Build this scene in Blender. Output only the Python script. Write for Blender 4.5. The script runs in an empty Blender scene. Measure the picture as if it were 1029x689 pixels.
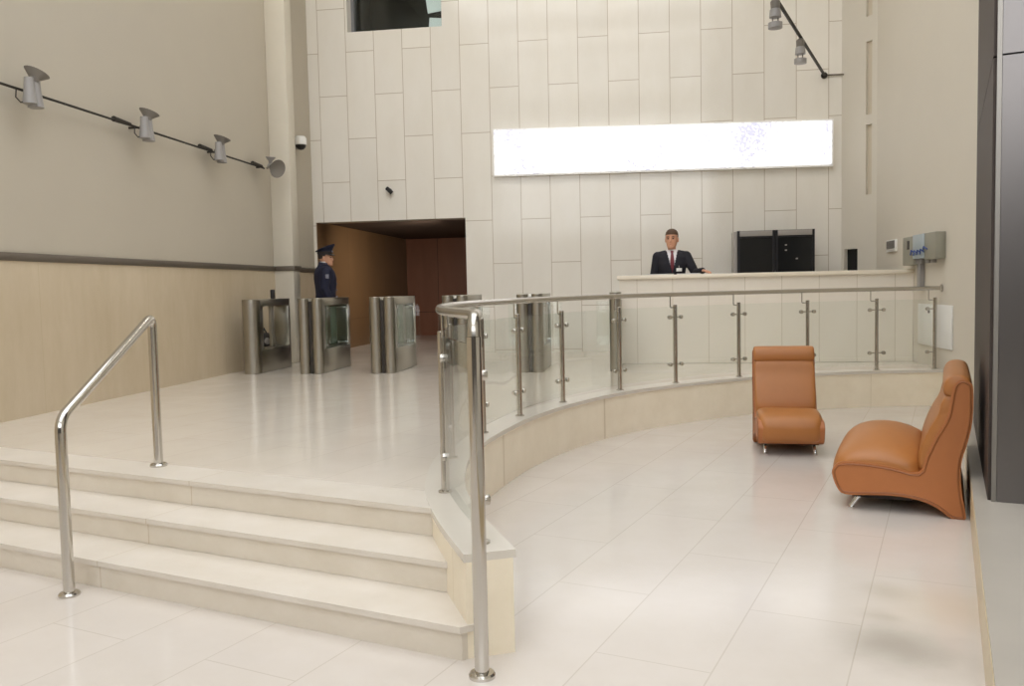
import bpy, bmesh, math, random
from mathutils import Vector, Matrix, Quaternion
random.seed(7)
S = bpy.context.scene
COL = S.collection
PI = math.pi
ZP = 0.43                                   # level of the upper landing
A = Vector((.317, .948, 0)).normalized()    # axis of the lower floor's paving
V = Vector((A.y, -A.x, 0))                  # across it, to the right
MW = {}

# ------------------------------------------------------------------ materials
def lin(c):
    return tuple(((x/255)/12.92 if x/255 <= .04045 else ((x/255+.055)/1.055)**2.4) for x in c) + (1,)

def nt(name):
    m = bpy.data.materials.new(name); m.use_nodes = True
    t = m.node_tree
    return m, t, t.nodes['Principled BSDF'], t.nodes.new, t.links.new

def plain(name, c, rough=.5, metal=0., spec=.5, var=.06, scale=6., emit=0., coat=0.):
    m, t, b, N, L = nt(name)
    tc = N('ShaderNodeTexCoord'); no = N('ShaderNodeTexNoise'); mx = N('ShaderNodeMix'); mx.data_type = 'RGBA'
    no.inputs['Scale'].default_value = scale; no.inputs['Detail'].default_value = 4
    L(tc.outputs['Object'], no.inputs['Vector']); L(no.outputs['Fac'], mx.inputs['Factor'])
    k = lin(c)
    mx.inputs['A'].default_value = tuple(min(1, x*(1-var)) for x in k[:3]) + (1,)
    mx.inputs['B'].default_value = tuple(min(1, x*(1+var)) for x in k[:3]) + (1,)
    L(mx.outputs['Result'], b.inputs['Base Color'])
    b.inputs['Roughness'].default_value = rough; b.inputs['Metallic'].default_value = metal
    b.inputs['Specular IOR Level'].default_value = spec
    b.inputs['Coat Weight'].default_value = coat
    if emit:
        b.inputs['Emission Color'].default_value = k; b.inputs['Emission Strength'].default_value = emit
    return m

def dotnode(t, vec, off=0.):
    N, L = t.nodes.new, t.links.new
    g = N('ShaderNodeNewGeometry'); d = N('ShaderNodeVectorMath'); d.operation = 'DOT_PRODUCT'
    L(g.outputs['Position'], d.inputs[0]); d.inputs[1].default_value = tuple(vec)
    a = N('ShaderNodeMath'); a.operation = 'SUBTRACT'; L(d.outputs['Value'], a.inputs[0]); a.inputs[1].default_value = off
    return a.outputs[0]

def tiled(name, c, along, across, w, h, o1=0., o2=0., mortar=.006, joint=(150, 135, 110), rough=.15, var=.05,
          tilevar=.05, veins=.0, veinvec=(1, 1, 1), shift=.5, stains=None, spec=.5, tint=None):
    m, t, b, N, L = nt(name)
    br = N('ShaderNodeTexBrick'); br.offset = shift; br.squash = 1
    cx = N('ShaderNodeCombineXYZ')
    L(dotnode(t, along, o1), cx.inputs[0]); L(dotnode(t, across, o2), cx.inputs[1])
    L(cx.outputs[0], br.inputs['Vector'])
    k = lin(c)[:3]
    br.inputs['Scale'].default_value = 1
    br.inputs['Brick Width'].default_value = w; br.inputs['Row Height'].default_value = h
    br.inputs['Mortar Size'].default_value = mortar; br.inputs['Mortar Smooth'].default_value = .3
    br.inputs['Color1'].default_value = tuple(x*(1-tilevar) for x in k) + (1,)
    br.inputs['Color2'].default_value = tuple(min(1, x*(1+tilevar)) for x in k) + (1,)
    br.inputs['Mortar'].default_value = lin(joint)
    g = N('ShaderNodeNewGeometry'); mp = N('ShaderNodeMapping'); mp.inputs['Scale'].default_value = veinvec
    L(g.outputs['Position'], mp.inputs['Vector'])
    no = N('ShaderNodeTexNoise'); no.inputs['Scale'].default_value = 1.6; no.inputs['Detail'].default_value = 8
    no.inputs['Roughness'].default_value = .65
    L(mp.outputs[0], no.inputs['Vector'])
    cr = N('ShaderNodeValToRGB'); e = cr.color_ramp.elements
    e[0].position = .3; e[1].position = .7
    e[0].color = (1-var, 1-var*1.15, 1-var*1.5, 1); e[1].color = (1, 1, 1, 1)
    L(no.outputs['Fac'], cr.inputs[0])
    mu = N('ShaderNodeMix'); mu.data_type = 'RGBA'; mu.blend_type = 'MULTIPLY'; mu.inputs['Factor'].default_value = 1
    L(br.outputs['Color'], mu.inputs['A']); L(cr.outputs[0], mu.inputs['B'])
    out = mu.outputs['Result']
    for (sx, sy, rad, strg, scol) in (stains or []):
        d = N('ShaderNodeVectorMath'); d.operation = 'DISTANCE'
        n2 = N('ShaderNodeTexNoise'); n2.inputs['Scale'].default_value = 5; n2.inputs['Detail'].default_value = 4
        ad = N('ShaderNodeVectorMath'); ad.operation = 'MULTIPLY_ADD'
        L(g.outputs['Position'], n2.inputs['Vector']); L(n2.outputs['Color'], ad.inputs[0])
        ad.inputs[1].default_value = (.16, .16, 0); L(g.outputs['Position'], ad.inputs[2])
        L(ad.outputs[0], d.inputs[0]); d.inputs[1].default_value = (sx+.08, sy+.08, 0)
        mr = N('ShaderNodeMapRange'); mr.interpolation_type = 'SMOOTHSTEP'
        L(d.outputs['Value'], mr.inputs['Value']); mr.inputs['From Min'].default_value = 0; mr.inputs['From Max'].default_value = rad
        mr.inputs['To Min'].default_value = strg; mr.inputs['To Max'].default_value = 0
        mm = N('ShaderNodeMix'); mm.data_type = 'RGBA'
        L(mr.outputs[0], mm.inputs['Factor']); L(out, mm.inputs['A']); mm.inputs['B'].default_value = lin(scol)
        out = mm.outputs['Result']
    L(out, b.inputs['Base Color'])
    b.inputs['Specular IOR Level'].default_value = spec
    rr = N('ShaderNodeMapRange'); L(no.outputs['Fac'], rr.inputs['Value'])
    rr.inputs['To Min'].default_value = rough*.8; rr.inputs['To Max'].default_value = rough*1.3
    L(rr.outputs[0], b.inputs['Roughness'])
    return m

def glass(name, tint=(.93, .97, .94), refl=1.):
    m, t, b, N, L = nt(name); t.nodes.remove(b)
    o = t.nodes['Material Output']
    tr = N('ShaderNodeBsdfTransparent'); tr.inputs[0].default_value = tint + (1,)
    gl = N('ShaderNodeBsdfGlossy'); gl.inputs['Roughness'].default_value = .02
    lw = N('ShaderNodeLayerWeight'); lw.inputs['Blend'].default_value = .5
    pw = N('ShaderNodeMath'); pw.operation = 'POWER'; pw.inputs[1].default_value = 5; L(lw.outputs['Facing'], pw.inputs[0])
    fr = N('ShaderNodeMath'); fr.operation = 'MULTIPLY_ADD'; fr.inputs[1].default_value = .96; fr.inputs[2].default_value = .04; L(pw.outputs[0], fr.inputs[0])
    ml = N('ShaderNodeMath'); ml.operation = 'MULTIPLY'; ml.inputs[1].default_value = refl
    mx = N('ShaderNodeMixShader')
    L(fr.outputs[0], ml.inputs[0]); L(ml.outputs[0], mx.inputs[0]); L(tr.outputs[0], mx.inputs[1]); L(gl.outputs[0], mx.inputs[2])
    L(mx.outputs[0], o.inputs[0])
    return m

def brushed(name, c, rough=.25, vec=(1, 1, 60), amt=.1):
    m, t, b, N, L = nt(name)
    tc = N('ShaderNodeTexCoord'); mp = N('ShaderNodeMapping'); mp.inputs['Scale'].default_value = vec
    no = N('ShaderNodeTexNoise'); no.inputs['Scale'].default_value = 8; no.inputs['Detail'].default_value = 3
    L(tc.outputs['Object'], mp.inputs[0]); L(mp.outputs[0], no.inputs['Vector'])
    r = N('ShaderNodeMapRange'); L(no.outputs['Fac'], r.inputs['Value'])
    r.inputs['To Min'].default_value = rough*(1-amt); r.inputs['To Max'].default_value = rough*(1+amt)
    L(r.outputs[0], b.inputs['Roughness'])
    b.inputs['Base Color'].default_value = lin(c); b.inputs['Metallic'].default_value = 1
    return m

def sign_mat(name):
    m, t, b, N, L = nt(name)
    g = N('ShaderNodeTexCoord'); no = N('ShaderNodeTexNoise'); no.inputs['Scale'].default_value = 26; no.inputs['Detail'].default_value = 6
    n2 = N('ShaderNodeTexNoise'); n2.inputs['Scale'].default_value = 1.1
    L(g.outputs['Object'], no.inputs['Vector']); L(g.outputs['Object'], n2.inputs['Vector'])
    ml = N('ShaderNodeMath'); ml.operation = 'MULTIPLY'; L(no.outputs['Fac'], ml.inputs[0]); L(n2.outputs['Fac'], ml.inputs[1])
    cr = N('ShaderNodeValToRGB'); e = cr.color_ramp.elements
    e[0].position = .24; e[0].color = (1, 1, 1, 1); e[1].position = .36; e[1].color = (.45, .45, .55, 1)
    L(ml.outputs[0], cr.inputs[0]); L(cr.outputs[0], b.inputs['Base Color']); L(cr.outputs[0], b.inputs['Emission Color'])
    b.inputs['Emission Strength'].default_value = 1.05; b.inputs['Roughness'].default_value = .3
    return m

M = {}
M['floor'] = tiled('cream floor marble', (212, 205, 198), A, V, 1.44, .48, 3.225-1.44, -2.72, .0035, (196, 188, 178), .13, .06, .012,
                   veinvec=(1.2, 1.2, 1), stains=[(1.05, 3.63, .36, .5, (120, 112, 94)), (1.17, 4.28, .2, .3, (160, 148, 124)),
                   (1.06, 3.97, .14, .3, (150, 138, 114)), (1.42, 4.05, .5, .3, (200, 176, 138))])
M['landing'] = tiled('cream landing marble', (222, 214, 203), A, V, 1.44, .48, .3, -2.72, .003, (206, 197, 184), .12, .06, .015, veinvec=(1.2, 1.2, 1))
M['step'] = tiled('step marble', (222, 215, 205), V, A, 2.6, 50, 1.3, 20, .003, (200, 187, 166), .3, .10, .02, veinvec=(2, 2, 3))
M['riser'] = tiled('riser marble', (224, 216, 203), V, A, 2.6, 50, 1.3, 20, .003, (198, 182, 158), .35, .10, .02, veinvec=(2, 2, 3))
M['backwall'] = tiled('cream wall marble slabs', (235, 231, 222), (0, 0, 1), (1, 0, 0), 1.45, .49, 4.82-2.9, -4.84-4.9, .006, (188, 176, 158), .10, .05, .025, veinvec=(1.5, 1, .6))
M['counter'] = tiled('pale counter marble', (240, 233, 221), (0, 0, 1), (1, 0, 0), 6, .48, -2, -.25-4.8+.24, .005, (212, 202, 184), .22, .05, .02, shift=0)
M['countertop'] = plain('cream countertop marble', (240, 230, 212), .18, var=.03)
M['dado'] = tiled('beige dado marble', (208, 193, 168), (0, 0, 1), (0, 1, 0), 8, 1.8, -3, .1, .002, (192, 176, 148), .22, .12, .01, veinvec=(1, 2, .6), shift=0)
M['curb'] = tiled('beige marble facing', (248, 238, 217), V, (0, 0, 1), 1.1, 5, .3, -2, .003, (226, 213, 186), .3, .09, .015, veinvec=(2, 2, 2), shift=0)
M['coping'] = plain('cream coping marble', (216, 210, 199), .22, var=.03)
M['ledgetop'] = plain('greyish ledge marble', (170, 164, 154), .3, var=.08, scale=3)
M['darkwall'] = plain('dark entrance wall', (82, 76, 70), .5, var=.05, scale=2)
M['sidesteel'] = plain('cladding steel with dim reflection', (74, 66, 62), .6, metal=.5, var=.05)  # same stainless cladding; the side's dim reflection is put into the colour
M['panereflection'] = plain('pale glowing pane reflection', (205, 210, 212), .5, var=.08, scale=3, emit=.55)  # glow imitates bright reflections on the high window
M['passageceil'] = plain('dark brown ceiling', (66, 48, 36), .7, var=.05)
M['ledgeside'] = plain('beige ledge marble', (206, 190, 158), .35, var=.08, scale=3)
M['leftplaster'] = plain('warm grey plaster', (190, 182, 166), .75, var=.03, scale=2)
M['plaster'] = plain('cream plaster', (214, 208, 195), .7, var=.02, scale=2)
M['pilaster'] = plain('pale pilaster stone', (210, 203, 187), .45, var=.03)
M['ceiling'] = plain('white ceiling', (225, 222, 214), .8, var=.02)
M['mullion'] = plain('grey painted steel', (120, 120, 122), .5, var=.03)
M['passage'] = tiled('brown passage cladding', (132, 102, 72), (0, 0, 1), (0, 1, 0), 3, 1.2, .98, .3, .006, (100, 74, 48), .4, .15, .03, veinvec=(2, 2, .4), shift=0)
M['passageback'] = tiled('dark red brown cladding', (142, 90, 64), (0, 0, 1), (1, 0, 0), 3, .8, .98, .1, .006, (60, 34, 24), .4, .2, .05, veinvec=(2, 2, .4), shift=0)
M['steel'] = brushed('satin stainless steel', (190, 186, 178), .22)
M['polished'] = brushed('polished stainless steel', (205, 202, 196), .12)
M['turnsteel'] = brushed('brushed turnstile steel', (172, 168, 158), .3)
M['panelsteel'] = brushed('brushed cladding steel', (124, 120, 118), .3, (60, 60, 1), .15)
M['trimsteel'] = brushed('pale edge trim steel', (150, 146, 140), .4)
M['chrome'] = brushed('chrome', (225, 225, 225), .08)
M['black'] = plain('black plastic', (22, 22, 24), .4, var=.05)
M['darkgap'] = plain('dark recess metal', (48, 42, 36), .5, var=.05)
M['glass'] = glass('clear balustrade glass', (.97, .985, .975))
M['turnglass'] = glass('greenish turnstile glass', (.86, .90, .87))
M['wingglass'] = plain('frosted green grey wing', (150, 160, 148), .15, var=.06)
M['darkglass'] = plain('dark window glass', (22, 27, 26), .04, var=.02, spec=.6)
M['leather'] = plain('tan orange leather', (170, 110, 56), .42, var=.06, scale=14)
M['leatherside'] = plain('tan orange leather side', (176, 110, 62), .45, var=.06, scale=14)
M['pipe'] = plain('brown leather piping', (150, 92, 50), .5, var=.05)
M['undercloth'] = plain('black underside cloth', (40, 30, 26), .8, var=.05)  # near-black cloth of the seat's base frame
M['sign'] = sign_mat('white lit sign')
M['signframe'] = plain('white sign frame', (245, 244, 240), .4, var=.01)
M['lampgrey'] = plain('grey lamp metal', (154, 151, 148), .45, metal=.1, var=.06)
M['lampdark'] = plain('dark grey lamp dish', (128, 123, 116), .5, metal=.1, var=.06)
M['cable'] = plain('black cable', (40, 36, 30), .6, var=.05)
M['white'] = plain('white plastic', (232, 232, 228), .4, var=.02)
M['boxgrey'] = plain('grey green enclosure', (150, 148, 134), .5, var=.04)
M['boxblue'] = plain('blue grey cover', (168, 180, 186), .35, var=.04)
M['wire'] = plain('blue wire', (60, 84, 150), .5, var=.05)
M['lcd'] = plain('dark display', (52, 46, 44), .25, var=.05)
M['rackgrey'] = plain('grey rack metal', (158, 152, 146), .4, var=.03)
M['rackblack'] = plain('black rack frame', (20, 20, 24), .35, var=.04)
M['rackdoor'] = plain('smoked glass door', (42, 42, 41), .12, var=.1)
M['rackdoor2'] = plain('smoked glass door darker', (32, 33, 34), .12, var=.1)
M['trim'] = plain('grey brown dado rail', (108, 99, 88), .4, metal=.3, var=.04)
M['slit'] = plain('taupe slot panel', (206, 196, 176), .6, var=.04)
M['suit'] = plain('black navy suit cloth', (26, 26, 36), .8, var=.12, scale=30)
M['uniform'] = plain('navy uniform cloth', (18, 21, 46), .8, var=.12, scale=30)
M['skin'] = plain('skin', (205, 152, 122), .5, var=.06, scale=20)
M['skin2'] = plain('slightly darker skin', (196, 146, 118), .5, var=.06, scale=20)  # guard's skin, a little darker than the clerk's
M['lip'] = plain('lip', (136, 76, 68), .45)
M['hair'] = plain('short brown hair', (84, 62, 44), .7, var=.2, scale=60)
M['hairdark'] = plain('short dark hair', (40, 30, 26), .7, var=.2, scale=60)
M['shirt'] = plain('white shirt cotton', (236, 234, 236), .7, var=.02)
M['tie'] = plain('dark red tie silk', (112, 26, 38), .45, var=.1, scale=60)
M['paper'] = plain('white paper', (244, 243, 240), .6, var=.01)
M['eye'] = plain('eye', (60, 46, 40), .2)
M['shoe'] = plain('black shoe leather', (24, 22, 22), .3)
M['bag'] = plain('dark grey fabric', (72, 68, 66), .8, var=.2, scale=20)
M['bagpale'] = plain('pale grey fabric', (150, 146, 140), .7, var=.1, scale=20)
M['badge'] = plain('uniform patch', (122, 122, 134), .5, var=.3, scale=60)

# ------------------------------------------------------------------ mesh builder
class MB:
    def __init__(s, xf=None): s.b = bmesh.new(); s.mi = 0; s.xf = xf
    def _mark(s, faces):
        for f in faces: f.material_index = s.mi
    def box(s, lo, hi, rot=None, pivot=None, bev=0.):
        lo, hi = Vector(lo), Vector(hi); c = (lo+hi)/2
        m = Matrix.Translation(c) @ Matrix.Diagonal((*(hi-lo), 1))
        if rot is not None:
            p = Vector(pivot) if pivot is not None else c
            m = Matrix.Translation(p) @ rot.to_4x4() @ Matrix.Translation(-p) @ m
        r = bmesh.ops.create_cube(s.b, size=1, matrix=m)
        fs = {f for v in r['verts'] for f in v.link_faces}; s._mark(fs)
        if bev:
            es = list({e for v in r['verts'] for e in v.link_edges})
            q = bmesh.ops.bevel(s.b, geom=es, offset=bev, segments=2, affect='EDGES', profile=.5)
            s._mark(q['faces'])
        return s
    def prism(s, poly, z0, z1):
        bt = [s.b.verts.new((p[0], p[1], z0)) for p in poly]; tp = [s.b.verts.new((p[0], p[1], z1)) for p in poly]
        n = len(poly); fs = []
        for i in range(n):
            j = (i+1) % n; fs.append(s.b.faces.new((bt[i], bt[j], tp[j], tp[i])))
        fs.append(s.b.faces.new(tp)); fs.append(s.b.faces.new(bt[::-1])); s._mark(fs)
        return s
    def rings(s, rr, closed=True, caps=True):
        vs = [[s.b.verts.new(p) for p in r] for r in rr]; fs = []
        for a, b in zip(vs, vs[1:]):
            n = len(a)
            for i in range(n if closed else n-1):
                j = (i+1) % n; fs.append(s.b.faces.new((a[i], a[j], b[j], b[i])))
        if caps and closed:
            fs.append(s.b.faces.new(vs[0][::-1])); fs.append(s.b.faces.new(vs[-1]))
        s._mark(fs); return s
    def tube(s, pts, r, n=14, caps=True):
        pts = [Vector(p) for p in pts]; k = len(pts)
        rad = r if isinstance(r, (list, tuple)) else [r]*k
        tg = []
        for i in range(k):
            a = pts[max(0, i-1)]; b = pts[min(k-1, i+1)]; tg.append((b-a).normalized())
        up = Vector((0, 0, 1)) if abs(tg[0].z) < .9 else Vector((1, 0, 0))
        x = tg[0].cross(up).normalized(); rr = []
        for i in range(k):
            x = (x - tg[i]*x.dot(tg[i])).normalized(); y = tg[i].cross(x)
            rr.append([pts[i] + (x*math.cos(2*PI*j/n) + y*math.sin(2*PI*j/n))*rad[i] for j in range(n)])
        return s.rings(rr, True, caps)
    def cyl(s, a, b, r, n=16): return s.tube([a, b], r, n)
    def lathe(s, c, prof, n=20, axis=None):
        c = Vector(c); q = Vector((0, 0, 1)).rotation_difference(Vector(axis).normalized()) if axis is not None else Quaternion()
        return s.rings([[c + q @ Vector((max(r, 1e-4)*math.cos(2*PI*j/n), max(r, 1e-4)*math.sin(2*PI*j/n), z)) for j in range(n)] for r, z in prof])
    def sphere(s, c, r, n=20, m=12):
        r = Vector((r, r, r)) if not hasattr(r, '__len__') else Vector(r); c = Vector(c); rr = []
        for i in range(m+1):
            t = -PI/2 + PI*i/m; k = max(math.cos(t), .012)
            rr.append([c + Vector((r.x*k*math.cos(2*PI*j/n), r.y*k*math.sin(2*PI*j/n), r.z*math.sin(t))) for j in range(n)])
        return s.rings(rr)
    def bevel(s, w, seg=2, ang=35):
        es = [e for e in s.b.edges if len(e.link_faces) == 2 and e.calc_face_angle(0) > math.radians(ang)]
        bmesh.ops.bevel(s.b, geom=es, offset=w, segments=seg, affect='EDGES', profile=.5); return s
    def mesh(s, name):
        bmesh.ops.recalc_face_normals(s.b, faces=s.b.faces)
        me = bpy.data.meshes.new(name); s.b.to_mesh(me); s.b.free()
        if s.xf is not None: me.transform(s.xf)
        return me
    def build(s, name, mats, parent=None, local=False, smooth=35):
        return link(name, s.mesh(name), mats, parent, local, smooth)

def link(name, me, mats, parent=None, local=False, smooth=35):
    for m in (mats if isinstance(mats, (list, tuple)) else [mats]): me.materials.append(M[m])
    pm = MW.get(parent.name, Matrix()) if parent else Matrix()
    if parent and not local: me.transform(pm.inverted())
    if smooth:
        me.polygons.foreach_set('use_smooth', [True]*len(me.polygons)); me.set_sharp_from_angle(angle=math.radians(smooth))
    o = bpy.data.objects.new(name, me); COL.objects.link(o)
    if parent: o.parent = parent
    MW[o.name] = pm
    return o

def tag(o, label=None, cat=None, group=None, kind=None):
    if label: o['label'] = label
    if cat: o['category'] = cat
    if group: o['group'] = group
    if kind: o['kind'] = kind
    return o
def struct(o): o['kind'] = 'structure'; return o
def thing(name, label, cat, loc=(0, 0, 0), rz=0., group=None):
    o = bpy.data.objects.new(name, None); COL.objects.link(o); o.empty_display_size = .1
    o.location = loc; o.rotation_euler = (0, 0, rz)
    MW[o.name] = Matrix.Translation(loc) @ Matrix.Rotation(rz, 4, 'Z')
    return tag(o, label, cat, group)

def spline(P, n=10):
    P = [Vector(p) for p in P]; out = []
    Q = [P[0]*2-P[1]] + P + [P[-1]*2-P[-2]]
    for i in range(1, len(Q)-2):
        a, b, c, d = Q[i-1:i+3]
        for k in range(n):
            t = k/n
            out.append(.5*((2*b) + (c-a)*t + (2*a-5*b+4*c-d)*t*t + (3*b-a-3*c+d)*t**3))
    return out + [P[-1]]

def fillet(pts, r, n=6):
    pts = [Vector(p) for p in pts]; out = [pts[0]]
    for a, b, c in zip(pts, pts[1:], pts[2:]):
        u = (a-b).normalized(); w = (c-b).normalized()
        p0 = b+u*r; p1 = b+w*r
        for k in range(n+1):
            t = k/n; out.append(p0*(1-t)**2 + b*2*t*(1-t) + p1*t*t)
    return out + [pts[-1]]

# ------------------------------------------------------------------ the balustrade's curve in plan
CTRL = [(-.61, 3.39, 0), (-.83, 3.88, 0), (-1.02, 4.40, 0), (-1.13, 4.9, 0), (-1.19, 5.4, 0), (-1.18, 5.95, 0), (-1.10, 6.55, 0), (-.975, 7.15, 0),
        (-.70, 7.94, 0), (-.24, 8.80, 0), (.40, 9.52, 0), (1.14, 10.12, 0), (1.98, 10.56, 0), (2.82, 10.80, 0), (3.56, 10.88, 0)]
CURVE = spline(CTRL, 12)
CLEN = [0.]
for a_, b_ in zip(CURVE, CURVE[1:]): CLEN.append(CLEN[-1]+(b_-a_).length)
def at(sv):
    sv = max(0, min(CLEN[-1], sv))
    for i in range(len(CURVE)-1):
        if CLEN[i+1] >= sv:
            t = (sv-CLEN[i])/(CLEN[i+1]-CLEN[i]); p = CURVE[i].lerp(CURVE[i+1], t)
            q0 = CURVE[max(0, i-2)]; q1 = CURVE[min(len(CURVE)-1, i+3)]
            tg = (q1-q0).normalized(); return p, tg, Vector((tg.y, -tg.x, 0))      # point, tangent, inward (right) normal
    return CURVE[-1], Vector((1, 0, 0)), Vector((0, -1, 0))
def arc_of(x, y):
    best = min(range(len(CURVE)), key=lambda i: (CURVE[i]-Vector((x, y, 0))).length); return CLEN[best]
def strip(mb, s0, s1, h0, h1, z0, z1, step=.12):
    n = max(2, int((s1-s0)/step)); rr = []
    for i in range(n+1):
        p, t, nr = at(s0+(s1-s0)*i/n)
        a = p+nr*h0; b = p+nr*h1
        rr.append([Vector((a.x, a.y, z0)), Vector((b.x, b.y, z0)), Vector((b.x, b.y, z1)), Vector((a.x, a.y, z1))])
    mb.rings(rr); return mb

# ------------------------------------------------------------------ the setting
XL, YB, XR, HC = -5.52, 14.3, 3.58, 8.6
def uv(u, v): return Vector((A.x*u+V.x*v, A.y*u+V.y*v, 0))
struct(MB().box((-5.9, -5.4, -.12), (6.2, 15, 0)).build('floor', 'floor'))

# landing slab: from the top step's edge round the curve to the walls
top_d = 3.54
def on_left(d): return Vector((XL-.02, (d-A.x*(XL-.02))/A.y, 0))
s_top = next(CLEN[i] for i in range(len(CURVE)) if CURVE[i].dot(A) >= top_d+.03)
poly = [on_left(top_d+.02)] + [at(s_top+(CLEN[-1]-s_top)*i/60)[0] for i in range(61)] + [Vector((XR+.1, 13.7, 0)), Vector((3.2, YB+.02, 0)), Vector((XL-.02, YB+.02, 0))]
struct(MB().prism([(p.x, p.y) for p in poly], .005, ZP-.003).build('floor_landing', 'landing', smooth=0))

st = thing('stairs', None, None); struct(st)
for k, d in enumerate((2.92, 3.23, 3.54)):
    z1 = ZP*(k+1)/3; z0 = ZP*k/3
    sc_ = next(CLEN[i] for i in range(len(CURVE)) if CURVE[i].dot(A) >= min(d+.12, 3.9))
    def right_end(dd):
        i = min(range(len(CURVE)), key=lambda i: abs(CURVE[i].dot(A)-max(dd, 3.02))); p = CURVE[i].copy()
        return uv(dd, p.dot(V) if dd >= 3.02 else CURVE[0].dot(V)-.085)
    far = (d+.36) if k < 2 else d+.3
    def quad(d0): return [on_left(d0), right_end(d0), right_end(d0+.12), right_end(far), on_left(far)]
    stp = MB().prism([(p.x, p.y) for p in quad(d+.008)], z0+(.001 if k else .0), z1-.028).build('riser', 'riser', st, smooth=0)
    MB().prism([(p.x, p.y) for p in quad(d-.006)], z1-.028, z1).bevel(.006, 2).build('tread', 'step', st, smooth=30)

wc = struct(strip(MB(), 0, CLEN[-1], -.1, .1, 0, ZP-.032).build('wall_curb', 'curb'))
strip(MB(), -.0, CLEN[-1], -.108, .112, ZP-.032, ZP+.002).bevel(.006, 2, 50).build('coping', 'coping', wc)

# left wall: plaster above a marble dado
wl = struct(MB().box((XL-.3, -5.4, 0), (XL, YB+.3, HC)).build('wall_left', 'leftplaster', smooth=0))
MB().box((XL-.01, -5.3, 0), (XL+.018, YB, 1.84)).build('wainscot', 'dado', wl, smooth=0)
struct(MB().box((XL, -5.3, 1.84), (XL+.035, YB, 1.915), bev=.01).build('trim_1', 'trim'))
pl = struct(MB().box((XL, 12.58, ZP), (XL+.32, 12.84, HC)).bevel(.012).build('pilaster', 'pilaster'))
MB().box((XL+.02, 12.56, 1.84), (XL+.34, 12.86, 1.915), bev=.01).build('band', 'trim', pl)

# back wall with the passage opening and the high window
OX0, OX1, OZ = -5.47, -2.85, 2.70
WX0, WX1, WZ0, WZ1 = -4.80, -3.17, 5.87, 7.3
wb = MB(); T = .35
wb.box((XL-.3, YB, 0), (OX0, YB+T, HC)); wb.box((OX0, YB, OZ), (WX0, YB+T, HC)); wb.box((WX0, YB, OZ), (WX1, YB+T, WZ0))
wb.box((WX0, YB, WZ1), (WX1, YB+T, HC)); wb.box((WX1, YB, OZ), (OX1, YB+T, HC)); wb.box((OX1, YB, 0), (3.6, YB+T, HC))
struct(wb.build('wall_back', 'backwall', smooth=0))
w1 = struct(MB().box((WX0, YB+.26, WZ0), (WX1, YB+.30, WZ1)).build('window_1', 'turnglass', smooth=0))
fm = MB()
for lo, hi in (((WX0, YB+.22, WZ0), (WX0+.05, YB+.33, WZ1)), ((WX1-.05, YB+.22, WZ0), (WX1, YB+.33, WZ1)), ((WX0+.05, YB+.22, WZ0), (WX1-.05, YB+.33, WZ0+.05))): fm.box(lo, hi)
fm.build('window_frame', 'mullion', w1, smooth=0)
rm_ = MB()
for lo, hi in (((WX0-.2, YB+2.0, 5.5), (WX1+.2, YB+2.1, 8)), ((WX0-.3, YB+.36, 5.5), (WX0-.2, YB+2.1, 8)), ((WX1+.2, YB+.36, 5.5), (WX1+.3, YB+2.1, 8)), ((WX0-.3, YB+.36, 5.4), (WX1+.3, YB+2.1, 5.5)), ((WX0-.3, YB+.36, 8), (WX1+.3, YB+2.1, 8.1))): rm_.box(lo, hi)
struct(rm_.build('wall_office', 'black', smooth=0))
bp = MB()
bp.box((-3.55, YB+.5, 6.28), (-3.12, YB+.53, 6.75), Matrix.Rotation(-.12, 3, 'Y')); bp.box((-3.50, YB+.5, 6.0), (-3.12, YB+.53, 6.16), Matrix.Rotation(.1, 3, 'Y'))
bp.build('pane_reflection', 'panereflection', w1, smooth=0)  # glowing boards behind the glass stand in for reflections on the pane
# the passage behind the opening
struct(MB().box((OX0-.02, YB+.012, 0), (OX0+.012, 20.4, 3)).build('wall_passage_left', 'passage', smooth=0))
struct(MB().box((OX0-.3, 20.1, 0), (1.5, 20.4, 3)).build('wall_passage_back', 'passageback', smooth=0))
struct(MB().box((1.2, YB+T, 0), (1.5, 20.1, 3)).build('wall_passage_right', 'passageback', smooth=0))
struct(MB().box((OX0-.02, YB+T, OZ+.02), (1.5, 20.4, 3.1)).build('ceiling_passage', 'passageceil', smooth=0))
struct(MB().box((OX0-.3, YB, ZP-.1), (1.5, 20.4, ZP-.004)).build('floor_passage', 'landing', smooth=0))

# right wall; its far end turns towards the back wall, with slit windows and a hatch
struct(MB().box((XR, 7.2, 0), (XR+.3, 13.74, HC)).build('wall_right', 'plaster', smooth=0))
C0 = Vector((XR, 13.74, 0)); C1 = Vector((3.19, YB+.01, 0)); cd = (C1-C0); CL = cd.length; cd.normalize(); cn = Vector((cd.y, -cd.x, 0))  # cn: outwards
if cn.x < 0: cn = -cn
def cbox(mb, s0, s1, z0, z1, d0, d1):
    q = [C0+cd*s0+cn*d0, C0+cd*s1+cn*d0, C0+cd*s1+cn*d1, C0+cd*s0+cn*d1]
    mb.prism([(p.x, p.y) for p in q], z0, z1)
wr = MB(); SA, SB = .10, .21; NA, NB = .36, .62
slits = [(2.81, 3.86), (4.01, 5.10), (5.47, 6.6)]
cbox(wr, 0, SA, 0, HC, 0, .3); cbox(wr, SB, NA, 0, HC, 0, .3); cbox(wr, NB, CL+.02, 0, HC, 0, .3)
cbox(wr, NA, NB, 0, 1.25, 0, .3); cbox(wr, NA, NB, 2.0, HC, 0, .3)
zz = 0
for z0, z1 in slits: cbox(wr, SA, SB, zz, z0, 0, .3); zz = z1
cbox(wr, SA, SB, zz, HC, 0, .3)
struct(wr.build('wall_right_far', 'plaster', smooth=0))
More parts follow.
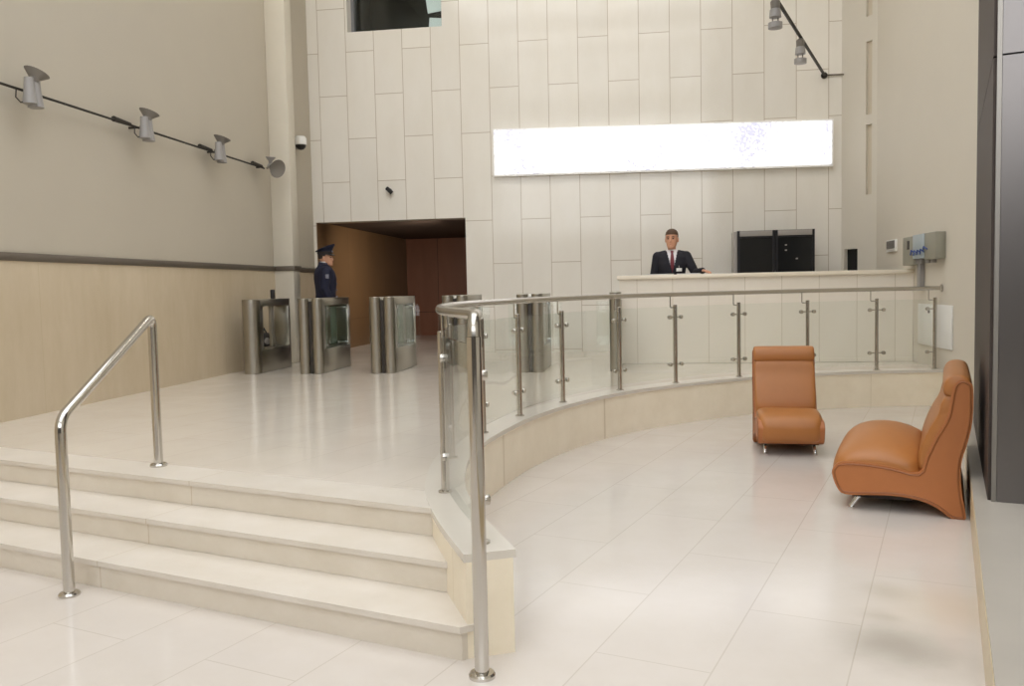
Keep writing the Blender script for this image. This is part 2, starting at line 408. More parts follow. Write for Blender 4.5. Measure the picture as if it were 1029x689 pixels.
for i, (z0, z1) in enumerate(slits):
    w = MB(); cbox(w, SA, SB, z0, z1, .045, .09); struct(w.build('window_%d' % (i+2), 'slit', smooth=0))
nb = MB(); cbox(nb, NA, NB, 1.25, 2.0, .07, .12); struct(nb.build('hatch', 'black', smooth=0))

# low ledge along the right of the lower floor and the steel clad shaft on it
LZ = .26
lg = [uv(-6, .14), uv(10.9, .14), uv(10.9, 3.4), uv(-6, 5)]
le = struct(MB().prism([(p.x, p.y) for p in lg], 0, LZ-.02).build('ledge', 'ledgeside', smooth=0))
lt = [uv(-6, .143), uv(10.9, .143), uv(10.9, 3.4), uv(-6, 5)]
MB().prism([(p.x, p.y) for p in lt], LZ-.02, LZ).build('ledge_top', 'ledgetop', le, smooth=0)
def ubox(mb, u0, u1, v0, v1, z0, z1):
    q = [uv(u0, v0), uv(u1, v0), uv(u1, v1), uv(u0, v1)]; mb.prism([(p.x, p.y) for p in q], z0, z1); return mb
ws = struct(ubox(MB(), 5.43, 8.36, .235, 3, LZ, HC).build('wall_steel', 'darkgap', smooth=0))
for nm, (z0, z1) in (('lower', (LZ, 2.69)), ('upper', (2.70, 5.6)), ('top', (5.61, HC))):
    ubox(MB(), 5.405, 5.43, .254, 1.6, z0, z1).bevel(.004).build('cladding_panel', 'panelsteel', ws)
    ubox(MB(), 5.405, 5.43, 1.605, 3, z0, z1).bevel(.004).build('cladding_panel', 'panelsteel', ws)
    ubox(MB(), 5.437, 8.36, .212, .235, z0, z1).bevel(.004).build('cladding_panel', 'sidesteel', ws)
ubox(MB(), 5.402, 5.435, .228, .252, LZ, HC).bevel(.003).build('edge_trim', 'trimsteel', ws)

# the parts of the hall behind the camera: right side wall, glazed entrance front, ceiling with its skylight
struct(MB().box((5.9, -5.4, 0), (6.2, 7.5, HC)).build('wall_right_front', 'plaster', smooth=0))
struct(MB().box((3.88, 7.2, 0), (6.2, 7.5, HC)).build('wall_right_return', 'plaster', smooth=0))
ff = MB()
ff.box((-5.8, -5.4, 3.2), (6.2, -5.15, 3.6)); ff.box((-5.8, -5.4, 7.9), (6.2, -5.1, HC))
for x in (-5.7, -3.4, -1.1, 1.2, 3.5, 5.8): ff.box((x-.09, -5.4, 0), (x+.09, -5.1, 7.9))

wf = struct(ff.build('window_5', 'mullion', smooth=0))
struct(MB().box((-5.8, -5.4, 0), (6.2, -5.12, 3.55)).build('wall_front', 'darkwall', smooth=0))
cl = MB(); SK = (-4.6, 3.0, -4.2, 8.6)
cl.box((-5.9, -5.4, HC), (SK[0], 15, HC+.3)); cl.box((SK[1], -5.4, HC), (6.3, 15, HC+.3))
cl.box((SK[0], -5.4, HC), (SK[1], SK[2], HC+.3)); cl.box((SK[0], SK[3], HC), (SK[1], 15, HC+.3))
struct(cl.build('ceiling', 'ceiling', smooth=0))
sk = MB()
for y in (-1.4, 1.4, 4.2): sk.box((SK[0], y-.1, HC), (SK[1], y+.1, HC+.4))
for x in (-2.7, -.8, 1.1): sk.box((x-.06, SK[2], HC+.02), (x+.06, SK[3], HC+.3))
struct(sk.build('skylight_frame', 'mullion', smooth=0))

# ------------------------------------------------------------------ lit sign on the back wall
sg = thing('wall_sign', 'long white lit sign panel high on the marble back wall', 'sign', (.36, YB, 3.7))
sgp = [(-2.34, 3.35), (3.05, 3.30), (3.06, 4.03), (-2.34, 4.13)]
def sprism(mb, pts, y0, y1):
    f = [Vector((x, y0, z)) for x, z in pts]; g = [Vector((x, y1, z)) for x, z in pts]
    mb.rings([f, g]); return mb
sprism(MB(), [(-2.31, 3.38), (3.02, 3.33), (3.03, 4.0), (-2.31, 4.10)], YB-.105, YB-.09).build('lit_face', 'sign', sg, smooth=0)
sprism(MB(), sgp, YB-.09, YB-.002).bevel(.006).build('sign_box', 'signframe', sg)

# ------------------------------------------------------------------ reception counter
rc = thing('reception_counter', 'long cream marble reception counter before the back wall', 'counter', (1.65, 12.2, ZP))
MB().box((-.25, 11.95, ZP), (XR-.005, 12.35, 1.585)).build('front_panel', 'counter', rc, smooth=0)
MB().box((-.28, 11.91, 1.585), (XR-.005, 12.47, 1.64), bev=.006).build('countertop', 'countertop', rc)
MB().box((-.22, 12.3, 1.1), (XR-.005, 12.72, 1.15), bev=.004).build('desk_shelf', 'countertop', rc)
MB().box((-.24, 11.935, ZP), (XR-.005, 11.95, ZP+.05)).build('plinth', 'counter', rc, smooth=0)
def sheet(x, y, w, d, rz, label, n=6):
    t = MB()
    for i in range(n):
        r = Matrix.Rotation(rz+random.uniform(-.05, .05), 3, 'Z')
        t.box((x-w/2, y-d/2, 1.6405+i*.0015), (x+w/2, y+d/2, 1.6415+i*.0015), r)
    tag(t.build('paper_stack', 'paper', smooth=0), label, 'papers', 'papers on the reception counter')
sheet(.28, 12.15, .42, .24, .06, 'white paper sheets spread on the counter in front of the clerk', 9)
sheet(.70, 12.16, .30, .21, -.2, 'small stack of white paper at the clerk\'s resting left arm', 9)
sheet(-.08, 12.2, .22, .28, .3, 'white papers at the left end of the counter', 4)

# two dark cabinets behind the counter
def cabinet(x0, x1, door, label, side):
    y0, y1 = 13.62, 13.98; z1 = 2.30
    t = thing('equipment_cabinet', label, 'cabinet', ((x0+x1)/2, 13.95, ZP), 0, 'dark cabinets behind the counter')
    b = MB().box((x0, y0+.03, ZP+.06), (x1, y1, z1)).build('body', 'rackblack', t, smooth=0)
    MB().box((x0+.03, y0+.05, ZP), (x1-.03, y1-.04, ZP+.06)).build('plinth', 'rackblack', t, smooth=0)
    MB().box((x0+.03, y0+.005, z1-.085), (x1-.03, y0+.035, z1-.005), bev=.004).build('header', 'rackgrey', t)
    f = MB()
    f.box((x0, y0, ZP+.06), (x0+.035, y0+.03, z1)); f.box((x1-.035, y0, ZP+.06), (x1, y0+.03, z1)); f.box((x0+.035, y0, z1-.11), (x1-.035, y0+.03, z1-.09))
    f.box((x0+.035, y0, ZP+.06), (x1-.035, y0+.03, ZP+.12)); f.build('door_frame', 'rackblack', t, smooth=0)
    dg = MB().box((x0+.035, y0+.012, ZP+.12), (x1-.035, y0+.024, z1-.11)).build('door', door, t, smooth=0)
    MB().box((x0+.05, y0-.015, 1.35), (x0+.065, y0+.012, 1.62), bev=.003).build('handle', 'rackgrey', dg)
    if side: MB().box((x0-.05, y0+.02, ZP), (x0-.002, y1, z1-.01), bev=.004).build('side_panel', 'rackgrey', t)
    else:
        for (lx, lz) in ((.14, 2.06), (.14, 1.98), (.30, 1.85)): MB().box((x0+lx, y0+.005, lz), (x0+lx+.03, y0+.012, lz+.02)).build('indicator', 'rackgrey', dg)
cabinet(1.52, 2.075, 'rackdoor', 'dark cabinet with a grey side panel, nearer the clerk, behind the counter', True)
cabinet(2.085, 2.66, 'rackdoor2', 'dark cabinet without side panel, further from the clerk, behind the counter', False)

# ------------------------------------------------------------------ turnstiles
def turnstile(xc, cols, label, wing=0, w=.34, reader=False, y1=11.96):
    t = thing('turnstile', label, 'turnstile', (xc, 11.4, ZP), 0, 'turnstiles across the landing')
    y0 = 10.80; zt = 1.425
    dbl = cols == 2
    offs = (-w/2+.075, w/2-.075) if dbl else (0,)
    r = .075 if dbl else w/2
    for o in offs:
        MB().tube([(xc+o, y0+r, ZP), (xc+o, y0+r, zt-.006), (xc+o, y0+r, zt)], [r, r, r-.006], 24).build('column', 'turnsteel', t)
    if dbl: MB().box((xc-.03, y0+.06, ZP), (xc+.03, y0+.12, zt-.04)).build('gap_panel', 'darkgap', t, smooth=0)
    hw = w/2-.012; yf = y0+r
    MB().box((xc-hw, yf, zt-.10), (xc+hw, y1, zt), bev=.008).build('top_cap', 'turnsteel', t)
    MB().box((xc-hw, yf, ZP), (xc+hw, y1, ZP+.32), bev=.006).build('lower_body', 'turnsteel', t)
    MB().box((xc-hw, yf+.0, ZP+.32), (xc+hw, yf+.12, zt-.10), bev=.004).build('frame_post', 'turnsteel', t)
    MB().box((xc-hw, y1-.07, ZP+.32), (xc+hw, y1, zt-.10), bev=.004).build('frame_post', 'turnsteel', t)
    if dbl:
        for sx in (-1, 1):
            MB().box((xc+sx*(hw-.02)-.004, yf+.12, ZP+.32), (xc+sx*(hw-.02)+.004, y1-.07, zt-.10)).build('side_glass', 'turnglass', t, smooth=0)
        MB().box((xc-.02, 11.36, ZP+.32), (xc+.02, 11.46, zt-.10), bev=.004).build('wing_post', 'turnsteel', t)
        for ya, yb in ((11.10, 11.34), (11.52, 11.74)):
            MB().box((xc+.03, ya, ZP+.34), (xc+.042, yb, zt-.12), bev=.003).build('retracted_wing', 'wingglass', t)
        for yy in (yf+.17, y1-.1):
            for zz_ in (ZP+.36, zt-.14): MB().cyl((xc-hw-.004, yy, zz_), (xc+hw+.004, yy, zz_), .016, 12).build('clamp', 'chrome', t)
    else:
        MB().box((xc-.02, 11.5, ZP+.32), (xc+.02, 11.6, zt-.10), bev=.004).build('wing_post', 'turnsteel', t)
    for sx in ((-1, 1) if wing == 2 else (wing,)):
        if sx: 
            xs = sorted((xc+sx*(hw+.01), xc+sx*(hw+.20)))
            MB().box((xs[0], 11.40, ZP+.30), (xs[1], 11.412, zt-.12), bev=.002).build('glass_wing', 'glass', t)
    if reader: MB().box((xc-.02, 11.58, zt), (xc+.025, 11.66, zt+.13), bev=.012).build('card_reader', 'black', t)
    return t
turnstile(-5.13, 1, 'single-column steel turnstile at the far left beside the wall pilaster', 1, .24, True)
turnstile(-4.28, 2, 'double-column steel turnstile directly in front of the uniformed guard', 2)
turnstile(-3.30, 2, 'double-column steel turnstile standing clear before the brown passage opening', 2)
turnstile(-2.33, 2, 'double-column steel turnstile seen behind the thick end post of the balustrade', 2)
turnstile(-1.36, 2, 'double-column steel turnstile seen through glass, right of the brown opening', 2)
turnstile(-.28, 1, 'slim single-column steel turnstile nearest the reception counter', -1, .15, False, 11.82)

# bag on the floor by the left wall, seen through the first turnstile
bg = thing('bag', 'dark bag with a pale flap on a stool behind the leftmost turnstile', 'bag', (-5.385, 11.9, ZP))
# ------------------------------------------------------------------ balustrade
bal = thing('balustrade', 'curved glass and steel balustrade sweeping around the landing edge', 'balustrade', (1.0, 8.0, ZP))
RZ = 1.395
posts_xy = [(-.655, 3.52), (-1.02, 4.41), (-1.19, 5.33), (-1.14, 6.25), (-.985, 7.09), (-.68, 7.96), (-.2, 8.87), (.42, 9.55), (1.15, 10.13), (2.0, 10.58), (2.84, 10.8), (3.49, 10.87)]
ps = [arc_of(*p) for p in posts_xy]
mp = Vector((-.615, 3.195, 0))
rail = [mp+Vector((0, 0, .02)), mp+Vector((0, 0, RZ))]
p0 = at(.10)[0]
el = fillet([mp+Vector((0, 0, 1.0)), mp+Vector((0, 0, RZ)), Vector((p0.x, p0.y, RZ))], .075, 8)[1:-1]
rp = el + [Vector((*at(.12+(CLEN[-1]-.13)*i/90)[0][:2], RZ)) for i in range(91)]
MB().tube(rp, .0245, 16).build('handrail', 'steel', bal)
ep = MB().tube([mp+Vector((0, 0, .0)), el[0]], .0285, 20).build('end_post', 'polished', bal)
MB().lathe(mp, [(.052, 0), (.052, .012), (.046, .02), (.03, .024)], 24).build('base_flange', 'polished', ep)
ip = at(CLEN[-1]-.012)[0]
MB().lathe((XR-.014, ip.y, RZ), [(.045, 0), (.045, .012)], 20, (1, 0, 0)).build('wall_flange', 'steel', bal)
for i, sv in enumerate(ps):
    p, tg, nr = at(sv); z0 = ZP+.002; zt = 1.285
    po = MB().tube([p+Vector((0, 0, z0)), p+Vector((0, 0, zt-.004)), p+Vector((0, 0, zt))], [.0215, .0215, .018], 16).build('post', 'steel', bal)
    MB().lathe(p+Vector((0, 0, z0)), [(.038, 0), (.038, .008), (.024, .012)], 18).build('base_flange', 'steel', po)
    q = p-tg*.075
    MB().tube(fillet([q+Vector((0, 0, RZ-.02)), q+Vector((0, 0, zt-.03)), p+Vector((0, 0, zt-.03))], .015, 4), .0065, 8).build('rail_bracket', 'steel', po)
    for sgn in (-1, 1):
        if i == len(ps)-1 and sgn > 0: continue
        for zc in (1.15, .635):
            c = p+tg*(sgn*.085)+Vector((0, 0, zc))
            k = MB(); k.cyl(p+tg*(sgn*.018)+Vector((0, 0, zc)), c, .007, 8)
            k.lathe(c-nr*.018, [(.02, 0), (.022, .004), (.022, .032), (.02, .036)], 14, nr)
            k.build('glass_clamp', 'steel', po)
ends = list(zip(ps, ps[1:]))
for a_, b_ in ends:
    strip(MB(), a_+.035, b_-.035, -.006, .006, ZP+.055, 1.265, .08).build('glass_panel', 'glass', bal, smooth=20)

# stair handrail at the left
sr = thing('stair_handrail', 'bent steel tube handrail standing alone on the left of the stairs', 'handrail', (-2.93, 4.4, 0))
rA = Vector((-2.86, 3.89, 0)); rB = Vector((-3.0, 4.985, ZP))
tp = fillet([rA, rA+Vector((0, 0, .895)), rB+Vector((0, 0, .945)), rB], .07, 8)
MB().tube(tp, .0275, 18).build('rail_tube', 'polished', sr)
for p in (rA, rB): MB().lathe(p+Vector((0, 0, .0008)), [(.052, 0), (.052, .01), (.046, .018), (.03, .022)], 22).build('base_flange', 'polished', sr)

# ------------------------------------------------------------------ leather seats
SIDE = [(0, 0), (.074, 0), (.16, .061), (.264, .10), (.405, .115), (.55, .108), (.698, .10), (.75, .14), (.783, .235), (.765, .285), (.725, .312), (.606, .319),
        (.424, .303), (.265, .276), (.223, .386), (.164, .525), (.105, .643), (.082, .79), (.065, .85), (.025, .878), (-.02, .86), (-.037, .819), (-.036, .631),
        (-.008, .478), (.018, .381), (.027, .285), (.017, .152), (0, .058)]
def closed_spline(P, n=4):
    P = [Vector((p[0], p[1], 0)) for p in P]; k = len(P); out = []
    for i in range(k):
        a, b, c, d = P[i-1], P[i], P[(i+1) % k], P[(i+2) % k]
        for j in range(n):
            t = j/n; out.append(.5*((2*b)+(c-a)*t+(2*a-5*b+4*c-d)*t*t+(3*b-a-3*c+d)*t**3))
    return [(p.x, p.y) for p in out]
def cushion(poly, w, pw=5., n=18, edge=.55, bulge=0.):
    pts = closed_spline(poly, 4); cx = sum(p[0] for p in pts)/len(pts); cz = sum(p[1] for p in pts)/len(pts)
    mb = MB(); rr = []
    for i in range(n+1):
        th = PI*i/n; t = -math.cos(th)
        s_ = edge+(1-edge)*max(0, 1-abs(t)**pw)**(1/2.2)
        rr.append([Vector((t*w/2, -(cx+(x-cx)*s_), cz+(z-cz)*s_ + bulge*(1-t*t)*max(0, (z-cz))*3)) for x, z in pts])
    mb.rings(rr); return mb
def lounge(loc, rz, w, name, label, cat, bul):
    t = thing(name, label, cat, loc, rz)       # faces local -Y
    side = closed_spline(SIDE, 3)
    rr = [[Vector((x, -d, z)) for d, z in side] for x in (-w/2, w/2)]
    MB().rings(rr).bevel(.012, 2, 50).build('shell', 'leatherside', t, True)
    cushion([(.235, .20), (.25, .32), (.33, .362), (.48, .382), (.64, .372), (.745, .335), (.792, .27), (.785, .17), (.73, .118), (.55, .125), (.38, .14)], w-.012, 10, 24, .62, bul).build('seat', 'leather', t, True, 60)
    cushion([(.245, .27), (.272, .33), (.262, .42), (.215, .55), (.158, .66), (.132, .755), (.09, .80), (.04, .76), (.05, .55), (.12, .38)], w-.008, 10, 24, .8).build('backrest', 'leather', t, True, 60)
    cushion([(.124, .775), (.130, .845), (.10, .893), (.045, .908), (-.012, .893), (-.03, .845), (.0, .79), (.06, .768)], w-.002, 14, 24, .8).build('headrest', 'leather', t, True, 60)
    for s_ in (-1, 1):
        pp = []
        for i_, (d, z) in enumerate(side):
            a_, b_ = side[i_-2], side[(i_+2) % len(side)]; n_ = Vector((-(b_[1]-a_[1]), b_[0]-a_[0], 0)).normalized()
            pp.append(Vector((s_*(w/2+.001), -(d+n_.x*.016), z+n_.y*.016)))
        MB().tube(pp+[pp[0]], .0065, 6, False).build('piping', 'pipe', t, True)
        f = MB(); x = s_*(w/2-.07)
        f.tube([(x, -.60, .115), (x+s_*.01, -.665, .02), (x+s_*.01, -.668, .012)], [.019, .014, .014], 12)
        f.lathe((x+s_*.01, -.668, 0), [(.02, 0), (.02, .012), (.014, .014)], 14)
        f.build('leg', 'chrome', t, True)
    MB().box((-w/2+.03, -.66, .085), (w/2-.03, -.3, .125)).build('base_frame', 'undercloth', t, True)
    return t
lounge((1.345, 8.37, 0), math.radians(-4), .54, 'lounge_chair', 'narrow armless tan leather lounge chair facing forward before the curved wall', 'chair', 0.)
fz = math.atan2(-V.y, -V.x) + PI/2            # local -Y turned to face across the floor
pc = Vector((2.0, 5.63, 0)) + A*.6
lounge((pc.x-.0, pc.y, 0), fz, 1.2, 'leather_settee', 'wide armless tan leather seat in profile against the right ledge', 'seat', .30)

# ------------------------------------------------------------------ light cables and lamps
lc = thing('light_cable', 'long black cable strung with lamps along the left wall', 'cable', (-5.42, 9, 3.35))
MB().tube([(-5.42, 2, 3.37), (-5.42, 7, 3.36), (-5.42, 12.16, 3.34)], .0125, 8).build('wire', 'cable', lc)
for y in (5.2, 8.9, 10.65, 12.1):
    MB().cyl((XL+.002, y, 3.35), (-5.41, y, 3.35), .012, 8).build('standoff', 'cable', lc)
for y in (6.75, 8.75, 10.55, 12.05):
    MB().tube([(-5.42, y-.28, 3.365), (-5.42, y+.02, 3.36)], [.03, .02], 10).build('connector', 'cable', lc)
def spot(y, label, lean):
    t = thing('spotlight', label, 'lamp', (-5.36, y, 3.36), 0, 'lamps along the left wall cable')
    b = MB()
    b.lathe((-5.33, y-.035, 3.36), [(.0, .10), (.04, .10), (.045, .0), (.062, -.13), (.05, -.135)], 18)
    b.lathe((-5.33, y+.04, 3.36), [(.0, .10), (.045, .10), (.05, .0), (.068, -.15), (.055, -.155)], 18)
    b.build('shade', 'lampgrey', t)
    MB().lathe((-5.33, y+.02, 3.44), [(.045, 0), (.05, .03), (.105, .085), (.11, .09), (.04, .06)], 22, (.25, -lean, 1)).build('reflector', 'lampdark', t)
    MB().tube([(-5.40, y-.11, 3.345), (-5.385, y-.14, 3.27), (-5.37, y-.10, 3.23), (-5.34, y-.05, 3.26)], .006, 6).build('wire', 'cable', t)
    MB().cyl((-5.404, y, 3.36), (-5.31, y, 3.38), .014, 10).build('bracket', 'lampdark', t)
for y, l, ln in ((7.12, 'grey lamp on the left wall cable, largest and nearest the frame edge', -.35), (8.93, 'grey lamp on the left wall cable, second from the frame edge', -.25),
                 (10.62, 'grey lamp on the left wall cable, small one left of the pilaster lamp', -.2)): spot(y, l, ln)
tl = thing('spotlight', 'grey tilted lamp ending the left wall cable at the pilaster', 'lamp', (-5.3, 12.2, 3.36), 0, 'lamps along the left wall cable')
MB().lathe((-5.30, 12.16, 3.36), [(.0, .0), (.05, .0), (.075, .05), (.13, .13), (.135, .14), (.05, .10)], 20, (.9, -.5, -.35)).build('reflector', 'lampdark', tl)
MB().lathe((-5.34, 12.2, 3.37), [(.0, -.03), (.04, -.03), (.045, .05), (.0, .06)], 16, (.9, -.5, -.35)).build('shade', 'lampgrey', tl)
MB().lathe((-5.34, 12.2, 3.40), [(.02, 0), (.03, .05), (.07, .10), (.07, .11)], 16, (.1, -.1, 1)).build('reflector', 'lampgrey', tl)
MB().cyl((-5.404, 12.20, 3.345), (-5.32, 12.21, 3.37), .014, 10).build('bracket', 'lampdark', tl)

rcb = thing('light_cable', 'black lamp cable slanting down to the back wall at top right', 'cable', (2.93, 14.28, 4.72))
K0 = Vector((2.93, YB-.03, 4.72)); K1 = Vector((1.0, 8.6, 4.72))
MB().tube([K0, K0.lerp(K1, .5), K1], .022, 8).build('wire', 'cable', rcb)
MB().cyl(K0, (3.22, YB-.03, 4.715), .012, 8).build('stub', 'trim', rcb)
MB().lathe((K0.x, YB, K0.z), [(.05, 0), (.05, .02), (.03, .05)], 16, (0, -1, 0)).build('wall_anchor', 'cable', rcb)
def pend(f, label):
    p = K0.lerp(K1, f)-Vector((0, 0, .049)); t = thing('hanging_spotlight', label, 'lamp', p, 0, 'lamps on the slanting cable')
    MB().lathe(p, [(.012, -.13), (.03, -.12), (.05, -.07), (.055, .0), (.03, .025)], 16).build('clip', 'lampdark', t)
    MB().lathe(p, [(.03, -.18), (.068, -.175), (.06, -.09), (.03, -.07)], 18).build('shade', 'lampgrey', t)
    MB().lathe(p, [(.05, -.30), (.08, -.295), (.08, -.235), (.05, -.23)], 20).build('reflector', 'lampgrey', t)
    MB().cyl(p+Vector((.03, 0, -.17)), p+Vector((.03, 0, -.24)), .008, 8).build('bracket', 'lampdark', t)
    MB().cyl(p+Vector((-.03, 0, -.17)), p+Vector((-.03, 0, -.24)), .008, 8).build('bracket', 'lampdark', t)
pend(.40, 'grey lamp hanging from the slanting cable, nearer its wall end')
pend(.70, 'grey lamp hanging from the slanting cable at the top frame edge')

# ------------------------------------------------------------------ small wall fittings
dm = thing('dome_camera', 'white dome camera with black lens on the left wall', 'camera', (XL, 13.55, 3.92))
MB().box((XL, 13.43, 3.84), (XL+.035, 13.63, 4.04), bev=.008).build('wall_plate', 'lampdark', dm)
MB().lathe((XL+.13, 13.53, 3.90), [(.0, .14), (.07, .135), (.095, .10), (.098, .0), (.09, -.005)], 22).build('housing', 'white', dm)
MB().lathe((XL+.13, 13.53, 3.90), [(.0, -.085), (.045, -.075), (.075, -.045), (.088, -.002), (.0, .0)], 22).build('dome', 'black', dm)
MB().box((XL+.03, 13.50, 3.94), (XL+.08, 13.56, 4.0)).build('arm', 'white', dm)
bc = thing('bullet_camera', 'small black camera on the back wall above the passage', 'camera', (-4.14, YB, 3.19))
MB().lathe((-4.14, YB, 3.20), [(.035, 0), (.035, .012), (.012, .02), (.012, .06)], 14, (0, -1, 0)).build('mount', 'black', bc)
MB().cyl((-4.17, YB-.10, 3.235), (-4.09, YB-.06, 3.15), .034, 14).build('housing', 'black', bc)
MB().cyl((-4.175, YB-.103, 3.24), (-4.168, YB-.099, 3.234), .024, 14).build('lens', 'darkglass', bc)
th = thing('wall_display', 'small pale wall control with a dark display left of the grey box', 'control panel', (XR, 13.1, 1.98))
MB().box((XR-.03, 12.68, 1.90), (XR, 13.12, 2.07), bev=.006).build('case', 'white', th)
MB().box((XR-.036, 12.71, 1.945), (XR-.028, 13.09, 2.055)).build('display', 'lcd', th, smooth=0)
eb = thing('electrical_box', 'grey electrical boxes with wires on the right wall above the rail end', 'electrical box', (XR, 11.6, 1.7))
MB().box((XR-.12, 11.58, 1.685), (XR, 12.02, 2.05), bev=.01).build('left_enclosure', 'boxgrey', eb)
MB().box((XR-.125, 11.74, 1.89), (XR-.115, 11.82, 2.0)).build('window', 'lcd', eb, smooth=0)
MB().box((XR-.13, 11.16, 1.76), (XR, 11.58, 2.06), bev=.01).build('middle_cover', 'boxblue', eb)
MB().box((XR-.12, 10.76, 1.74), (XR, 11.16, 2.06), bev=.01).build('right_enclosure', 'boxgrey', eb)
for k in range(5):
    y = 11.02+k*.12; z = 1.84+random.uniform(-.02, .03)
    MB().tube([(XR-.128, y, z), (XR-.155, y+.05, z+.035), (XR-.15, y+.09, z-.02), (XR-.128, y+.14, z+.02)], .008, 6).build('wire', 'wire', eb)
for y in (11.0, 11.2, 11.42, 11.55): MB().lathe((XR-.06, y, 1.70), [(.0, 0), (.035, 0), (.035, .05), (.03, .06)], 12).build('cable_gland', 'lampgrey', eb)
MB().box((XR-.07, 11.50, 1.36), (XR-.002, 11.60, 1.76), bev=.01).build('conduit', 'lampgrey', eb)
# panel
ap = thing('access_panel', 'white rectangular access panel on the right wall below the grey boxes', 'access panel', (XR, 11.2, .93))
MB().box((XR-.022, 10.50, .68), (XR-.001, 11.70, 1.195), bev=.006).build('panel', 'white', ap)
MB().cyl((XR-.03, 11.27, 1.11), (XR-.018, 11.27, 1.11), .028, 14).build('lock', 'lcd', ap)

# bag on a small stool (its parts)
MB().lathe((-5.385, 11.9, ZP), [(.0, .29), (.095, .29), (.1, .275), (.1, .255), (.0, .25)], 20).build('stool_seat', 'darkgap', bg)
for ax, ay in ((-1, -1), (1, -1), (1, 1), (-1, 1)): MB().cyl((-5.385+ax*.07, 11.9+ay*.08, ZP), (-5.385+ax*.06, 11.9+ay*.08, ZP+.26), .012, 8).build('stool_leg', 'steel', bg)
MB().rings([[Vector((-5.385+rx*math.cos(2*PI*j/20)*1, 11.86+oy+ry*math.sin(2*PI*j/20), z)) for j in range(20)] for z, rx, ry, oy in
            ((.72, .07, .13, 0), (.76, .09, .17, 0), (.84, .08, .15, .01), (.90, .07, .10, .03), (.93, .03, .05, .05))]).build('pouch', 'bag', bg)
MB().sphere((-5.335, 11.83, .80), (.04, .09, .07)).build('flap', 'bagpale', bg)
MB().tube([(-5.36, 11.76, .86), (-5.34, 11.72, .95), (-5.36, 11.80, 1.0), (-5.37, 11.90, .93)], .01, 8).build('strap', 'bag', bg)

# ------------------------------------------------------------------ people
def remeshed(mb, voxel, smooth=2, name='tmp'):
    me = mb.mesh(name); o = bpy.data.objects.new(name, me); COL.objects.link(o)
    r = o.modifiers.new('r', 'REMESH'); r.mode = 'VOXEL'; r.voxel_size = voxel
    if smooth:
        s_ = o.modifiers.new('s', 'SMOOTH'); s_.factor = .5; s_.iterations = smooth
    bpy.context.view_layer.update()
    dg = bpy.context.evaluated_depsgraph_get()
    out = bpy.data.meshes.new_from_object(o.evaluated_get(dg))
    bpy.data.objects.remove(o, do_unlink=True); bpy.data.meshes.remove(me)
    return out
def ell(mb, rows, n=28, p=2.4):
    """stacked super-ellipse rings: (z, rx, ry, cx, cy)"""
    rr = []
    for z, rx, ry, cx, cy in rows:
        ring = []
        for j in range(n):
            t = 2*PI*j/n; c, s_ = math.cos(t), math.sin(t)
            ring.append(Vector((cx+rx*math.copysign(abs(c)**(2/p), c), cy+ry*math.copysign(abs(s_)**(2/p), s_), z)))
        rr.append(ring)
    mb.rings(rr)
def limb(mb, pts, rad, n=16):
    P = [Vector(p) for p in pts]; q = []; r = []
    for i, (a, b) in enumerate(zip(P, P[1:])):
        for k in range(4): q.append(a.lerp(b, k/4)); r.append(rad[i]+(rad[i+1]-rad[i])*k/4)
    q.append(P[-1]); r.append(rad[-1]); mb.tube(q, r, n)
    mb.sphere(P[0], rad[0], 14, 8); mb.sphere(P[-1], rad[-1], 14, 8)
    for p_, r_ in zip(P[1:-1], rad[1:-1]): mb.sphere(p_, r_, 14, 8)
def hand(mb, wrist, fwd, palm_n, side):
    """wrist point, direction of the fingers, palm normal (towards what it touches), side: thumb direction sign"""
    w = Vector(wrist); f = Vector(fwd).normalized(); n = Vector(palm_n); n = (n-f*n.dot(f)).normalized(); t = f.cross(n)*side
    rr = []
    for d, wd, th in ((-.01, .026, .021), (.02, .034, .018), (.055, .041, .016), (.088, .041, .0135), (.097, .036, .010)):
        c = w+f*d; rr.append([c+t*(wd*math.cos(2*PI*j/16))+n*(th*math.sin(2*PI*j/16)) for j in range(16)])
    mb.rings(rr)
    for k, (o, ln, r) in enumerate(((.030, .070, .0085), (.010, .078, .0088), (-.011, .073, .0085), (-.031, .058, .0075))):
        a = w+f*.085+t*o; d1 = (f+n*.18+t*o*1.5).normalized(); d2 = (f+n*.55+t*o).normalized(); d3 = (f+n*.95).normalized()
        p1 = a+d1*ln*.48; p2 = p1+d2*ln*.30; p3 = p2+d3*ln*.24
        limb(mb, [a, p1, p2, p3], [r*1.05, r, r*.93, r*.8], 10)
    a = w+f*.028+t*.030; p1 = a+(f*.6+t*.75+n*.25).normalized()*.038; p2 = p1+(f*.9+t*.35+n*.3).normalized()*.030; p3 = p2+(f+n*.3).normalized()*.022
    limb(mb, [a, p1, p2, p3], [.015, .011, .0098, .0085], 10)
